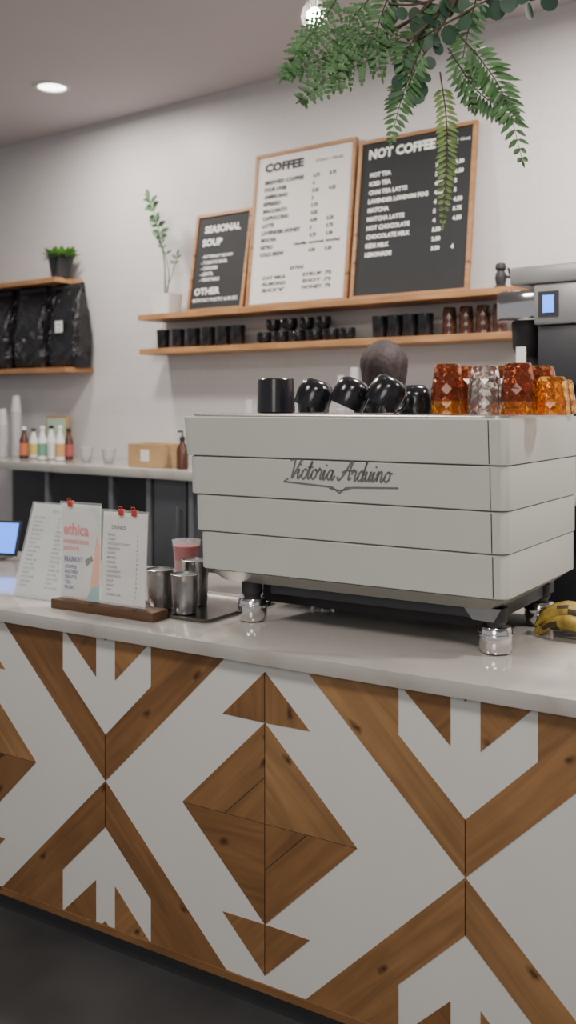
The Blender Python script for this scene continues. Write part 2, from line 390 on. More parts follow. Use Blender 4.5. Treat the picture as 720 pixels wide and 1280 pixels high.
ribbon(bm,[(um-.03,zl-.012),(um,zl-.017),(um+.03,zl-.012)],.004,0)
for v in bm.verts: v.co.y=Y0-oy-.0014+ytop+(zt1-v.co.z)*(ybot-ytop)/(zt1-zb1)
fin(bm,'script_lettering',mLogo,em,smooth=False)
# ---------- cups on the machine ----------
ZTOP=1.523
def mug_bms(h=.080,r=.050):
    b1=B(); lathe(b1,[(r*.45,0),(r*.62,.002),(r*.82,h*.12),(r*.95,h*.32),(r,h*.58),(r*.97,h*.95),(r*.955,h),(r*.91,h),(r*.90,h*.6),(r*.82,h*.25),(r*.5,.01)],30)
    b2=B(); tube(b2,cat([(r*.93,0,h*.80),(r*1.30,0,h*.82),(r*1.50,0,h*.55),(r*1.32,0,h*.28),(r*.90,0,h*.25)],5),.006,8)
    return b1,b2
def mug(loc,rot,label,group,h=.080,r=.050):
    t=thing('mug',label,'mug',loc,rot,group); a,b=mug_bms(h,r)
    fin(a,'cup_body',mBlack,t); fin(b,'handle',mBlack,t)
    return t
def pY(u,Y): 
    p=onY(u,500,Y); return (p.x,p.y,1.6)
gM='black cups on top of the espresso machine'
t=thing('tumbler','straight black ceramic tumbler standing on the machine','cup',pY(345,2.45),(0,0,0),gM)
bm=B(); lathe(bm,[(.050,0),(.056,.004),(.053,.098),(.05,.101),(.03,.102)],30); fin(bm,'cup_body',mBlack,t); settle(t,ZTOP)
first=None
for u,Y,rx,rz,sp,lab in ((400,2.39,160,-60,200,'glossy black mug tipped upside down on its rim'),(447,2.39,156,-60,200,'glossy black mug leaning against another mug'),
    (494,2.39,150,-65,230,'glossy black mug lying tilted, handle raised'),(520,2.55,180,0,200,'glossy black mug turned upside down behind others'),
    (392,2.66,180,0,40,'glossy black mug stored upside down in second row'),(462,2.66,180,0,40,'glossy black mug stored upside down in second row')):
    rot=(Matrix.Rotation(math.radians(rz),3,'Z')@Matrix.Rotation(math.radians(rx),3,'X')@Matrix.Rotation(math.radians(sp),3,'Z')).to_euler()
    if first is None: first=mug(pY(u,Y),rot,lab,gM); settle(first,ZTOP)
    else:
        o=dup(first,pY(u,Y),rot,lab); settle(o,ZTOP)
gG='amber and clear tumblers on the espresso machine'
def tumbler(name,mat,loc,label,group,h=.095,rt=.045,rb=.034,z=0):
    t=thing(name,label,'glass',loc,(math.pi,0,0),group); bm=B()
    n=10
    prof=[(rb*.9,0),(rb,.004),(rb*1.10,h*.2),(rb*1.14,h*.36),(rt*.92,h*.52),(rt*.97,h*.68),(rt*.97,h*.84),(rt,h)]
    rings=[]
    for j,(r,zz_) in enumerate(prof):
        off=(j%2)*math.pi/n
        rings.append([bm.verts.new((r*math.cos(2*math.pi*i/n+off),r*math.sin(2*math.pi*i/n+off),zz_)) for i in range(n)])
    for j in range(len(rings)-1):
        a,b=rings[j],rings[j+1]
        for i in range(n):
            if j%2==0:
                bm.faces.new((a[i],a[(i+1)%n],b[i])); bm.faces.new((a[(i+1)%n],b[(i+1)%n],b[i]))
            else:
                bm.faces.new((a[i],b[(i+1)%n],b[i])); bm.faces.new((a[i],a[(i+1)%n],b[(i+1)%n]))
    bm.faces.new(rings[0][::-1])
    inner=[[bm.verts.new((r*math.cos(2*math.pi*(i+.5)/n),r*math.sin(2*math.pi*(i+.5)/n),zz_)) for i in range(n)] for r,zz_ in ((rt*.93,h),(rt*.86,h*.6),(rb*.9,h*.25),(rb*.8,.012))]
    a,b=rings[-1],inner[0]
    for i in range(n): bm.faces.new((a[i],a[(i+1)%n],b[i],b[i-1]))
    for a,b in zip(inner,inner[1:]):
        for i in range(n): bm.faces.new((a[i],a[(i+1)%n],b[(i+1)%n],b[i]))
    bm.faces.new(inner[-1])
    fin(bm,'glass_body',mat,t,smooth=False); settle(t,z); return t
gl={}
for u,Y,mt,dz in ((560,2.42,'a',0),(560,2.42,'d',.036),(583,2.56,'d',0),(583,2.56,'d',.034),(606,2.42,'c',0),(606,2.42,'c',.03),
      (648,2.42,'a',0),(648,2.42,'d',.034),(627,2.58,'a',0),(627,2.58,'d',.034),(690,2.46,'a',0),(676,2.62,'a',0),(676,2.62,'d',.034),(560,2.74,'d',0),(635,2.76,'a',0),(700,2.77,'a',0)):
    nm={'d':('dark reddish amber faceted tumbler, upside down',mAmberD),'a':('bright amber faceted tumbler, upside down',mAmber),'c':('clear faceted tumbler, upside down',mClear)}[mt]
    lab=nm[0]+(' stacked on another' if dz else ' on the machine')
    if mt not in gl: gl[mt]=tumbler('glass_tumbler',nm[1],pY(u,Y),lab,gG,z=ZTOP+dz)
    else:
        o=dup(gl[mt],pY(u,Y),(math.pi,0,random.random()),lab); settle(o,ZTOP+dz)
# ---------- menu holder ----------
mh=thing('menu_holder','dark wood block holding clear acrylic menu sheets','menu holder',(-2.03,2.22,ZC))
bm=B(); box(bm,-.20,.20,-.035,.035,0,.028,.003); fin(bm,'wooden_base',wood(3,0),mh)
def sheet(x0,x1,y,z0,z1,nm,cl,fn,mats,lean=-.05,skew=0):
    bm=B(); box(bm,x0-.006,x1+.006,-.0045,-.0035,z0,z1+.008,mi=1); box(bm,x0,x1,-.001,.001,z0+.004,z1,mi=0)
    fn(bm,x0,x1,z0,z1)
    o=fin(bm,nm,mats,mh,loc=(0,y,0),rot=(lean,0,skew),smooth=False)
    for c in cl:
        bm=B(); box(bm,c-.008,c+.008,-.010,.006,z1-.008,z1+.010,.002)
        tube(bm,[(c-.006,-.010,z1+.008),(c-.006,-.012,z1+.018),(c+.006,-.012,z1+.018),(c+.006,-.010,z1+.008)],.0015,6)
        fin(bm,'red_clip',mRed,mh,loc=(0,y,0),rot=(lean,0,skew))
sm=[mPaper,mAcr,mInk,mInkR,mInkB,mTeal,mPeach,mMint]
def lst(bm,x0,x1,z0,z1):
    w=x1-x0
    text(bm,'DRINKS',x0+.2*w,z1-.05,.012,y=-.0015,mi=2,bold=.03)
    for i,s in enumerate(['BAGEL','TOAST','AVOCADO TOAST','GRANOLA','QUICHE','MUFFIN','SCONE','COOKIE','CROISSANT','SANDWICH','SOUP','SALAD','JUICE','KOMBUCHA']):
        text(bm,s,x0+.12*w,z1-.070-i*.0135,.0075,y=-.0015,mi=2,bold=.02); text(bm,str(3+i%5),x0+.78*w,z1-.070-i*.0135,.0075,y=-.0015,mi=2,bold=.02)
sheet(-.022,.147,-.008,.03,.30,'menu_sheet',[.05,.10],lst,sm)
def poster(bm,x0,x1,z0,z1):
    w=x1-x0
    prism(bm,[(x1-.040,z0+.03),(x1,z0+.02),(x1,z1-.12),(x1-.014,z1-.09)],-.0016,-.001,6)
    prism(bm,[(x1-.055,z0),(x1,z0),(x1,z0+.05),(x1-.03,z0+.04)],-.0017,-.001,5)
    prism(bm,[(x1-.045,z1),(x1,z1),(x1,z1-.08),(x1-.015,z1-.05)],-.0016,-.001,7)
    prism(bm,[(x0+.103,z0+.10),(x0+.130,z0+.120),(x0+.125,z0+.135),(x0+.098,z0+.120)],-.0018,-.001,2)
    text(bm,'ethica',x0+.05*w,z1-.095,.038,.66*w,y=-.002,mi=3,bold=.035)
    text(bm,'HANDMADE GOODS',x0+.05*w,z1-.120,.013,.66*w,y=-.002,mi=3,bold=.04)
    text(bm,'SUNDAYS',x0+.05*w,z1-.140,.012,.42*w,y=-.002,mi=3,bold=.03)
    text(bm,'MARKET',x0+.08*w,z1-.175,.017,.50*w,y=-.002,mi=4,bold=.05)
    for i,s in enumerate(['COFFEE','PASTRIES','CRAFTS','TEA','MUSIC']): text(bm,s,x0+.1*w,z1-.195-i*.0155,.011,y=-.002,mi=4,bold=.04)
sheet(-.188,-.030,-.004,.03,.315,'poster_sheet',[-.15],poster,sm,-.02)
def blue(bm,x0,x1,z0,z1):
    w=x1-x0
    text(bm,'MENU',x0+.4*w,z1-.03,.013,y=-.0015,mi=5,bold=.02)
    for j in range(2):
        for i in range(17):
            s=['HOT COFFEE','ICED LATTE','HERBAL TEA','SEASONAL','PASTRY','OAT MILK','HONEY'][(i*3+j)%7]
            text(bm,s,x0+(.07+.48*j)*w,z1-.05-i*.0138,.0065,y=-.0015,mi=2)
bl=thing('menu_sheet_stand','large pale blue printed menu sheet leaning in acrylic','menu',(-2.36,2.262,ZC))
bm=B(); box(bm,-.115,.115,-.001,.001,0,.305,mi=0); box(bm,-.12,.12,-.004,-.003,0,.31,mi=1); blue(bm,-.115,.115,0,.305)
fin(bm,'menu_sheet',[mPaperB]+sm[1:],bl,rot=(-.30,0,0),smooth=False)
bm=B(); box(bm,-.12,.12,-.012,.0,-.0,.012,.002); box(bm,-.12,.12,0,.10,0,.004,.001); fin(bm,'acrylic_foot',mAcr,bl)
# ---------- tray, canisters, drink ----------
bm=B(); x0,x1,y0,y1=-.145,.185,-.175,.19
loft(bm,[(rrect(x0+.01,x1-.01,y0+.01,y1-.01,.02),0),(rrect(x0,x1,y0,y1,.025),.012),(rrect(x0+.004,x1-.004,y0+.004,y1-.004,.022),.012),(rrect(x0+.013,x1-.013,y0+.013,y1-.013,.018),.004)])
o=fin(bm,'serving_tray',mTray,loc=(-1.875,2.425,ZC)); tag(o,'shallow stainless steel tray under metal cups','tray')
cups=None
for x,y,s in ((-1.928,2.335,.95),(-1.825,2.325,.92),(-1.875,2.440,1.10)):
    if cups is None:
        cups=thing('steel_canister','brushed stainless steel canister on the tray','canister',(x,y,ZC+.005),(0,0,0),'steel canisters on the tray')
        bm=B(); lathe(bm,[(.034,0),(.037,.003),(.038,.03),(.041,.10),(.0415,.122),(.043,.125),(.040,.126),(.038,.10),(.034,.01)],30); fin(bm,'canister_body',mSteel,cups)
        bm=B(); lathe(bm,[(.0385,.118),(.0385,.121),(.02,.1225),(.004,.1235)],24); fin(bm,'lid',mGrey,cups)
        cups.scale=(1,1,s)
    else:
        o=dup(cups,(x,y,ZC+.005)); o.scale=(1,1,s)
        if s>1:o['label']='taller stainless steel canister at rear of tray'
q=onY(233,700,2.555)
dr=thing('iced_drink','clear plastic cup of dark red iced drink','drink',(q.x,q.y,ZC+.005))
bm=B(); lathe(bm,[(.030,0),(.046,.172),(.0475,.175),(.046,.176),(.044,.172),(.029,.003)],26); fin(bm,'plastic_cup',mAcr,dr)
bm=B(); lathe(bm,[(.0285,.004),(.0430,.158)],26); fin(bm,'red_liquid',mDrink,dr)
# tablet
p=onY(6,700,2.72)
tb=thing('tablet','tablet with glowing blue screen on a small stand','tablet',(p.x-.10,p.y,ZC),(0,0,.25))
bm=B(); box(bm,-.13,.13,-.006,.006,.02,.16,.004); fin(bm,'tablet_body',mBlackM,tb,rot=(-.3,0,0))
bm=B(); box(bm,-.12,.12,-.008,-.0062,.03,.15); fin(bm,'screen',mScreen,tb,rot=(-.3,0,0),smooth=False)
bm=B(); box(bm,-.06,.06,-.02,.09,0,.012,.003); tube(bm,[(0,.06,.01),(0,.03,.08)],.008); fin(bm,'stand',mGrey,tb)
# bananas
bn=thing('banana_bunch','bunch of spotty yellow bananas beside the machine','bananas',(-.79,2.66,ZC),(0,0,.3))
for i in range(5):
    a=-.5+i*.27; bm=B(); pts=[]
    for k in range(9):
        t=k/8; ph=-1.1+2.2*t
        r=.10
        lx=r*math.sin(ph); lz=r*(1-math.cos(ph))*.9
        pts.append(Vector((lx*math.cos(a)+.0*i, lx*math.sin(a)+ .028*(i-2), .022+ (0.05-lz)*.9 + .022*(i%2))))
    tube(bm,pts,[.004,.012,.017,.019,.020,.019,.017,.011,.004],8)
    for f in bm.faces: f.material_index=1 if random.random()<.12 else 0
    fin(bm,'banana',[mBanana,mStem],bn,ang=60)
settle(bn,ZC)
# ---------- wall shelves ----------
NF=3.888
def shelf(ua,ub,z,label,th=.03,n0=NF,nr=None):
    s0,s1=ws(ua,n0) if ua is not None else -5.95,ws(ub,nr or n0)
    L=s1-s0; bm=B(); box(bm,-L/2,L/2,0,WN-n0,0,th,.002)
    o=fin(bm,'wall_shelf',wood(4,0,'Z'),loc=W((s0+s1)/2,n0,z-th),rot=WR,smooth=False); tag(o,label,'shelf',group='wooden wall shelves'); return o
ZS1,ZS2=2.045,1.855
shelf(172,643,ZS1,'long honey wood wall shelf under menu boards'); shelf(174,640,ZS2,'long honey wood wall shelf holding black cups')
ZL1,ZL2=2.315,1.77
shelf(None,103,ZL1,'short wood wall shelf with small potted plant',nr=4.1); shelf(None,116,ZL2,'short wood wall shelf holding coffee bags',nr=4.1)
# ---------- boards ----------
def board(ua,ub,h,matb,matl,label,fn,nb=3.985):
    global TM
    s0,s1=ws(ua,nb),ws(ub,nb); w=s1-s0; lean=-math.atan2(WN-.012-nb-.02,h)
    t=thing('menu_board',label,'menu board',W(s0,nb,ZS1+.001),(lean,0,WA))
    bm=B(); fr=.018
    box(bm,0,w,-.012,.012,0,fr,.001); box(bm,0,w,-.012,.012,h-fr,h,.001); box(bm,0,fr,-.012,.012,fr,h-fr,.001); box(bm,w-fr,w,-.012,.012,fr,h-fr,.001)
    fin(bm,'frame',wood(4,0),t,smooth=False)
    bm=B(); box(bm,fr,w-fr,-.004,.008,fr,h-fr)
    b2_=B(); TM=1; fn(b2_,w,h); TM=0
    for v in b2_.verts: v.co.y-=.004
    me=bpy.data.meshes.new('x'); b2_.to_mesh(me); b2_.free(); bm.from_mesh(me); bpy.data.meshes.remove(me)
    fin(bm,'board_panel',[matb,matl],t,smooth=False)
    return t
def b1(bm,w,h):
    text(bm,'SEASONAL',.17*w,h*.80,.042,.64*w,bold=.04); text(bm,'SOUP',.15*w,h*.665,.042,.36*w,bold=.04)
    for i,s in enumerate(['- BUTTERNUT SQUASH','- TOMATO BASIL','- CHICKEN','- LENTIL','- VEGETABLE']): text(bm,s,.17*w,h*(.54-i*.058),.019,bold=.03,w=.55*w if i==0 else None)
    text(bm,'OTHER',.1*w,h*.17,.040,.46*w,bold=.04); text(bm,'MONTHLY POETRY & MUSIC',.09*w,h*.10,.020,.80*w,bold=.02)
board(234,304,.552,mBoardK,mLetW,'small black letter board headed Seasonal Soup and Other',b1)
def b2(bm,w,h):
    text(bm,'COFFEE',.10*w,h*.875,.050,.40*w,bold=.06); text(bm,'(12oz / 16oz)',.62*w,h*.885,.020,.26*w,bold=.02)
    it=[('BREWED COFFEE','2.75','3.75'),('POUR OVER','4',''),('AMERICANO','3.25','4.25'),('ESPRESSO','3',''),('MACCHIATO','3.75',''),('CAPPUCCINO','4.25',''),('LATTE','4.50','5.25'),('LAVENDER HONEY','5','5.75'),('MOCHA','4.75','5.50'),('NITRO','(vanilla, caramel, mocha)',''),('COLD BREW','4.50','5.50')]
    for i,(a,b,c) in enumerate(it):
        z=h*(.795-i*.047); text(bm,a,.11*w,z,.022,bold=.055,w=.40*w if len(a)>11 else None); text(bm,b,.60*w if len(b)<6 else .45*w,z,.020,bold=.05,w=.45*w if len(b)>6 else None)
        if c: text(bm,c,.76*w,z,.020,bold=.05)
    text(bm,'EXTRAS',.5*w,h*.225,.019,bold=.04,align='C')
    for i,(a,b) in enumerate([('OAT MILK','SYRUP'),('ALMOND','SHOT'),('SOY','HONEY')]):
        text(bm,a,.15*w,h*(.175-i*.04),.019,bold=.04,w=.25*w); text(bm,b+' .75',.56*w,h*(.175-i*.04),.019,bold=.04,w=.28*w)
board(308,434,.815,mBoardW,mInk,'tall white letter board headed Coffee in wood frame',b2)
def b3(bm,w,h):
    text(bm,'NOT COFFEE',.09*w,h*.875,.050,.58*w,bold=.05); text(bm,'(12oz / 16oz)',.75*w,h*.89,.018,.2*w,bold=.02)
    it=[('HOT TEA','3','3.50'),('ICED TEA','3','3.50'),('CHAI TEA LATTE','4.50','5'),('LAVENDER LONDON FOG','4.50','5'),('MATCHA','4','4.50'),('MATCHA LATTE','5','5.75'),('HOT CHOCOLATE','4','4.50'),('CHOCOLATE MILK','3.50',''),('KIDS MILK','2.50',''),('LEMONADE','3.50','4')]
    for i,(a,b,c) in enumerate(it):
        z=h*(.76-i*.0555); text(bm,a,.11*w,z,.023,bold=.055,w=.52*w if len(a)>16 else None); text(bm,b,.68*w,z,.021,bold=.05)
        if c: text(bm,c,.84*w,z,.021,bold=.05)
board(438,586,.785,mBoardK,mLetW,'large black letter board headed Not Coffee',b3)
# ---------- plants on shelves ----------
def leaf(bm,p,d,nrm,L,w,mi=0,fold=.15):
    d=d.normalized(); s=d.cross(nrm).normalized(); up=s.cross(d)
    pts=[(0,0),(.25,.8),(.55,1),(.82,.55),(1,0)]
    mid=[bm.verts.new(p+d*L*t) for t,_ in pts]
    for sg in (1,-1):
        ed=[None]+[bm.verts.new(p+d*L*t+s*sg*w*k/2+up*fold*w*k) for t,k in pts[1:-1]]+[None]
        for i in range(4):
            vs=[mid[i],mid[i+1]]
            if ed[i+1]: vs.append(ed[i+1])
            if ed[i]: vs.append(ed[i])
            if len(vs)>=3: bm.faces.new(vs).material_index=mi
VIEW=Vector((sT,-cT,0))
zn=3.97
zz=thing('potted_plant','tall sparse leafy plant in white square pot','plant',W(ws(208,zn),zn,ZS1+.001),WR)
bm=B(); loft(bm,[(rrect(-.06,.06,-.05,.05,.01),0),(rrect(-.075,.075,-.06,.06,.012),.11),(rrect(-.067,.067,-.052,.052,.01),.11),(rrect(-.065,.065,-.05,.05,.01),.095)]); fin(bm,'pot',mPaper,zz)
bm=B(); box(bm,-.062,.062,-.047,.047,.08,.098); fin(bm,'soil',mStem,zz,smooth=False)
def zstem(pts,n,L,w,r=.005,st=.5):
    c=cat([Vector(p) for p in pts],8); bm=B(); tube(bm,c,[r*(1-.6*i/len(c)) for i in range(len(c))],6)
    fin(bm,'stem',mZZ,zz)
    bm=B()
    for i in range(n):
        t=st+(1-st)*i/max(1,n-1); k=min(len(c)-2,int(t*(len(c)-1))); p=c[k]; tg=(c[k+1]-c[k]).normalized()
        for sg in (1,-1):
            d=tg*.5+Vector((sg*1,random.uniform(-.4,.4),random.uniform(-.2,.3))); leaf(bm,p,d,Vector((0,-1,.3)),L*random.uniform(.8,1.1),w)
    leaf(bm,c[-1],c[-1]-c[-2],Vector((0,-1,0)),L,w)
    fin(bm,'foliage',mZZ,zz,smooth=False)
zstem([(-.01,0,.09),(.005,-.02,.28),(-.02,-.04,.46),(-.08,-.05,.64)],8,.066,.040,st=.60)
zstem([(.0,0,.09),(.02,0,.22),(.01,-.02,.33),(-.01,-.03,.40)],3,.045,.02,.004,.7)
zstem([(.01,0,.09),(.05,-.04,.15),(.11,-.07,.20),(.16,-.08,.30)],2,.04,.018,.004,.9)
pl=thing('potted_plant','small bushy green plant in black pot','plant',W(ws(76,3.97),3.97,ZL1+.001),WR)
bm=B(); lathe(bm,[(.055,0),(.075,.12),(.08,.125),(.08,.14),(.07,.14),(.068,.12)],24); fin(bm,'pot',mBlackM,pl)
bm=B()
for i in range(120):
    a=random.uniform(0,6.28); d=Vector((math.cos(a),math.sin(a)*(.35 if math.sin(a)>0 else 1),random.uniform(-.2,1.6))); leaf(bm,Vector((.055*math.cos(a),.050*math.sin(a),.125)),d,Vector((0,0,1)),random.uniform(.04,.09),.028)
for v in bm.verts: v.co.y=min(v.co.y,.125)
fin(bm,'foliage',mGrass,pl,smooth=False)
# ---------- coffee bags ----------
bag0=None
for u,nn,lab,rz in ((88,4.0,'glossy black foil coffee bag with white label',-.03),(45,3.99,'glossy black foil coffee bag on shelf',.05),(4,4.0,'glossy black foil coffee bag on shelf',.02),(-36,4.0,'glossy black foil coffee bag on shelf',0)):
    loc=W(ws(u,nn),nn,ZL2+.001)
    lb='label' in lab
    if bag0 is None or lb:
        t=thing('coffee_bag',lab,'coffee bag',loc,(0,0,WA+rz),'coffee bags on the wall shelf')
        bm=B(); ls=[]
        for z,hw,hd in ((0,.116,.045),(.02,.124,.060),(.08,.126,.070),(.15,.127,.075),(.22,.124,.068),(.28,.126,.066),(.34,.122,.054),(.40,.126,.046),(.475,.125,.020),(.51,.124,.008)):
            lp=rrect(-hw,hw,-hd,hd,min(hd*.9,.03),6); ls.append(([(x+random.uniform(-.007,.007),max(-.085,y+random.uniform(-.012,.012))) for x,y in lp],z))
        loft(bm,ls); fin(bm,'bag_body',mBag,t,ang=60)
        bm=B(); box(bm,-.124,.124,-.026,.012,.475,.50,.003); fin(bm,'folded_top',mBlackM,t)
        if lb:
            bm=B(); box(bm,-.035,.035,-.0885,-.086,.21,.28); text(bm,'COFFEE',-.027,.250,.012,y=-.090,mi=1,w=.054); text(bm,'WHOLE BEAN',-.022,.225,.008,y=-.090,mi=1,w=.044); fin(bm,'paper_label',[mPaper,mInk],t,smooth=False)
        if not lb: bag0=t
    else: dup(bag0,loc,(0,0,WA+rz),lab)
# ---------- cups on lower shelf ----------
def sh(u,n,z): return W(ws(u,n),n,z+.001)
gT='black tumblers on the wall shelf'; tk=None
for i,u in enumerate([204,223,242,261,280,298]+[475,494,513,532]):
    if tk is None:
        tk=thing('tumbler','black ceramic tumbler on wall shelf','cup',sh(u,3.97,ZS2),WR,gT); bm=B()
        lathe(bm,[(.030,0),(.033,.004),(.038,.105),(.035,.105),(.030,.01)],20); fin(bm,'cup_body',mBlack,tk)
    else: dup(tk,sh(u,3.97,ZS2))
gK='black mugs on the wall shelf'; mk=None
for row,(us,dz) in enumerate((([331,352,373,394,415,435],0),([342,363,384,405],.062))):
    for u in us:
        rot=(0,0,random.uniform(-1.9,-1.3))
        if mk is None:
            mk=mug(sh(u,3.97,ZS2),rot,'small black mug on wall shelf',gK,.06,.038)
        else: dup(mk,sh(u,3.97,ZS2+dz),rot,'small black mug stacked on other mugs' if dz else None)
gA='amber tumblers on the wall shelf'; ak=None
mShelfGlass=M('smoky_amber_glass',(.045,.018,.011),.12,var=.3,scale=30)
for i,u in enumerate((562,583,604,625)):
    if ak is None: ak=tumbler('glass_tumbler',mShelfGlass,sh(u,3.97,ZS2),'dark amber faceted glass on wall shelf',gA,h=.125,rt=.034,rb=.028,z=ZS2+.001)
    else: dup(ak,(*sh(u,3.97,0).xy,ak.location.z))
fg=thing('figurine','small matte black figurine on shelf end','figurine',sh(626,3.99,ZS1),WR)
bm=B(); lathe(bm,[(.028,0),(.03,.01),(.02,.02),(.026,.05),(.022,.07),(.016,.08),(.024,.09),(.024,.10),(.02,.112),(.008,.116)],18); fin(bm,'figure_body',mBlackM,fg)
bm=B(); tube(bm,cat([(.02,0,.06),(.045,0,.05),(.04,-.01,.09)],4),.006); fin(bm,'figure_arm',mBlackM,fg)
# ---------- back counter ----------
ZBK=1.225; NB0=3.50; sL,sR=-5.3,ws(735,3.5)+.25
bm=B(); box(bm,sL,sR,NB0,WN-.002,ZBK-.045,ZBK,.004); o=fin(bm,'back_countertop',mQuartz,rot=WR); tag(o,'white back bar worktop along the tiled wall','countertop')
bc=thing('back_bar_cabinet','dark grey back bar unit with metal posts','cabinet',(0,0,0),WR)
bm=B(); box(bm,sL+.1,sR-.03,WN-.22,WN-.005,0,ZBK-.046); fin(bm,'body',mDark,bc,smooth=False)
for u in (-40,60,140,187,240,330,450,580):
    s=ws(u,3.55); bm=B(); box(bm,s-.016,s+.016,3.54,3.572,0,ZBK-.046,.003); fin(bm,'leg',mGrey,bc)
bm=B(); box(bm,sL+.1,sR-.03,3.56,WN-.23,.52,.545); fin(bm,'lower_shelf',mGrey,bc,smooth=False)
for ua,ub in ((196,236),(243,325)):
    s0=ws(ua,3.57); s1=ws(ub,3.57); bm=B(); box(bm,s0,s1,3.55,3.572,.55,ZBK-.05,.003); d=fin(bm,'door',M('door_grey',(.09,.095,.105),.4,metal=.3),bc)
    bm=B(); tube(bm,[(s1-.03,3.525,.75),(s1-.03,3.525,1.05)],.007); tube(bm,[(s1-.03,3.525,.77),(s1-.03,3.552,.77)],.005); tube(bm,[(s1-.03,3.525,1.03),(s1-.03,3.552,1.03)],.005); fin(bm,'handle',mSteel,d)
cols=[(.45,.14,.06),(.55,.45,.12),(.12,.28,.20),(.60,.60,.55),(.50,.28,.12),(.35,.08,.08)]
for i,u in enumerate((30,42,53,64,75,86)):
    c=cols[i]; m=M('bottle_colour',c,.4); h=.17+.03*random.random()
    t=thing('syrup_bottle',['red orange','yellow','green','cream','orange','dark red'][i]+' labelled syrup bottle on back bar','bottle',sh(u,3.72+.09*(i%2),ZBK),WR,'syrup bottles on the back bar')
    bm=B(); lathe(bm,[(.023,0),(.027,.004),(.027,h*.6),(.013,h*.8),(.012,h*.93)],18); fin(bm,'bottle_body',mBrown if i in(0,5) else mPaper,t)
    bm=B(); lathe(bm,[(.0278,h*.12),(.0278,h*.5)],18,capb=False,capt=False); fin(bm,'bottle_label',m,t)
    bm=B(); lathe(bm,[(.015,h*.92),(.015,h),(.008,h+.004)],14); fin(bm,'cap',mBlackM if i%2 else mPaper,t)
mCupW=M('white_paper_cup',(.44,.43,.45),.6)
def cupstack(u,n,top,label,sc=.8):
    t=thing('paper_cup_stack',label,'paper cups',sh(u,n,ZBK),WR); bm=B(); h=top-ZBK; z=0
    pr=[(.040*sc,0)]
    while z<h-.1:
        pr+= [(.041*sc,z+.012),(.044*sc,z+.013),(.044*sc,z+.018),(.040*sc,z+.019)]; z+=.02
    pr+=[(.028*sc,h)]
    lathe(bm,pr,20); fin(bm,'cups',mCupW,t)
cupstack(3,3.75,1.52,'tall stack of white paper cups'); cupstack(20,3.87,1.60,'second tall stack of white paper cups'); cupstack(443,3.88,1.72,'tall white paper cup stack near barista',.65); cupstack(426,3.76,1.68,'white paper cup stack near barista',.55); cupstack(312,3.7,1.57,'white paper cup stack behind the machine',.65)
bk=None
for u,n in ((108,3.74),(136,3.74)):
    if bk is None:
        bk=thing('bowl','small white ceramic bowl on back bar','bowl',sh(u,n,ZBK),WR,'white bowls on the back bar'); bm=B()
        lathe(bm,[(.022,0),(.026,.004),(.036,.04),(.040,.08),(.037,.08),(.032,.04),(.018,.012)],22); fin(bm,'bowl_body',mCupW,bk)
    else: dup(bk,sh(u,n,ZBK))
wb=thing('wooden_box','small light wooden box on back bar','box',sh(195,3.68,ZBK),WR)
bm=B()
box(bm,-.125,.125,-.08,-.068,0,.12,.002);box(bm,-.125,.125,.068,.08,0,.12,.002);box(bm,-.125,-.113,-.068,.068,0,.12,.002);box(bm,.113,.125,-.068,.068,0,.12,.002);box(bm,-.113,.113,-.068,.068,0,.012)
fin(bm,'box_body',mBox,wb,smooth=False)
bm=B(); box(bm,-.03,.03,-.0815,-.0802,.03,.09); fin(bm,'slot_label',mPaper,wb,smooth=False)
db=thing('pump_bottle','brown glass pump bottle on back bar','bottle',sh(228,3.62,ZBK),WR)
bm=B(); lathe(bm,[(.026,0),(.03,.004),(.03,.10),(.013,.13),(.012,.145)],20); fin(bm,'bottle_body',mBrown,db)
bm=B(); lathe(bm,[(.014,.14),(.014,.16),(.004,.162),(.004,.19)],14); tube(bm,[(0,0,.188),(-.03,0,.186)],.005); fin(bm,'pump',mBlackM,db)
cb=thing('picture_card','green and brown framed card against the wall','card',sh(72,4.05,ZBK),WR)
bm=B(); box(bm,-.10,.10,-.01,.01,0,.25,.003); fin(bm,'card_frame',mBox,cb); bm=B(); box(bm,-.085,.085,-.013,-.0105,.015,.235); fin(bm,'card_face',mMint,cb,smooth=False)
# ---------- batch brewer ----------
nb=3.68; sb=ws(684,nb)
br=thing('coffee_brewer','tall stainless and black coffee brewer with blue display','coffee brewer',W(sb,nb,ZBK),WR)
z=lambda q:q-ZBK
mSG=M('silver_grey',(.27,.27,.27),.3,metal=.5); mDG=M('gunmetal',(.05,.052,.057),.35,metal=.4)
bm=B(); box(bm,-.15,.26,-.16,.18,0,.05,.006); fin(bm,'base',mSteel,br)
bm=B(); box(bm,-.10,.22,.02,.17,.05,.70,.006); fin(bm,'column',mBlackM,br)
bm=B(); box(bm,-.155,.02,-.13,.16,z(1.865),z(1.985),.02); fin(bm,'brew_head',mChrome,br)
bm=B(); box(bm,.01,.28,-.15,.16,z(1.845),z(2.0),.012); fin(bm,'control_housing',mSG,br)
bm=B(); box(bm,.02,.27,-.14,.15,z(1.62),z(1.843),.012); fin(bm,'lower_housing',mDG,br)
bm=B(); box(bm,-.085,.29,-.155,.17,z(2.0),z(2.070),.010); fin(bm,'top_cover',mSG,br)
bm=B(); box(bm,.030,.11,-.1525,-.1495,z(1.875),z(1.97)); fin(bm,'display_bezel',mBlackM,br,smooth=False)
bm=B(); box(bm,.048,.092,-.1545,-.1530,z(1.890),z(1.955)); fin(bm,'display',mScreen,br,smooth=False)
bm=B(); lathe(bm,[(.035,z(1.73)),(.055,z(1.77)),(.06,z(1.865))],22,(-.07,-.03,0)); fin(bm,'filter_basket',mBlackM,br)
bm=B(); box(bm,-.085,-.045,-.096,-.093,z(1.68),z(1.77)); fin(bm,'paper_tag',mPaper,br,smooth=False)
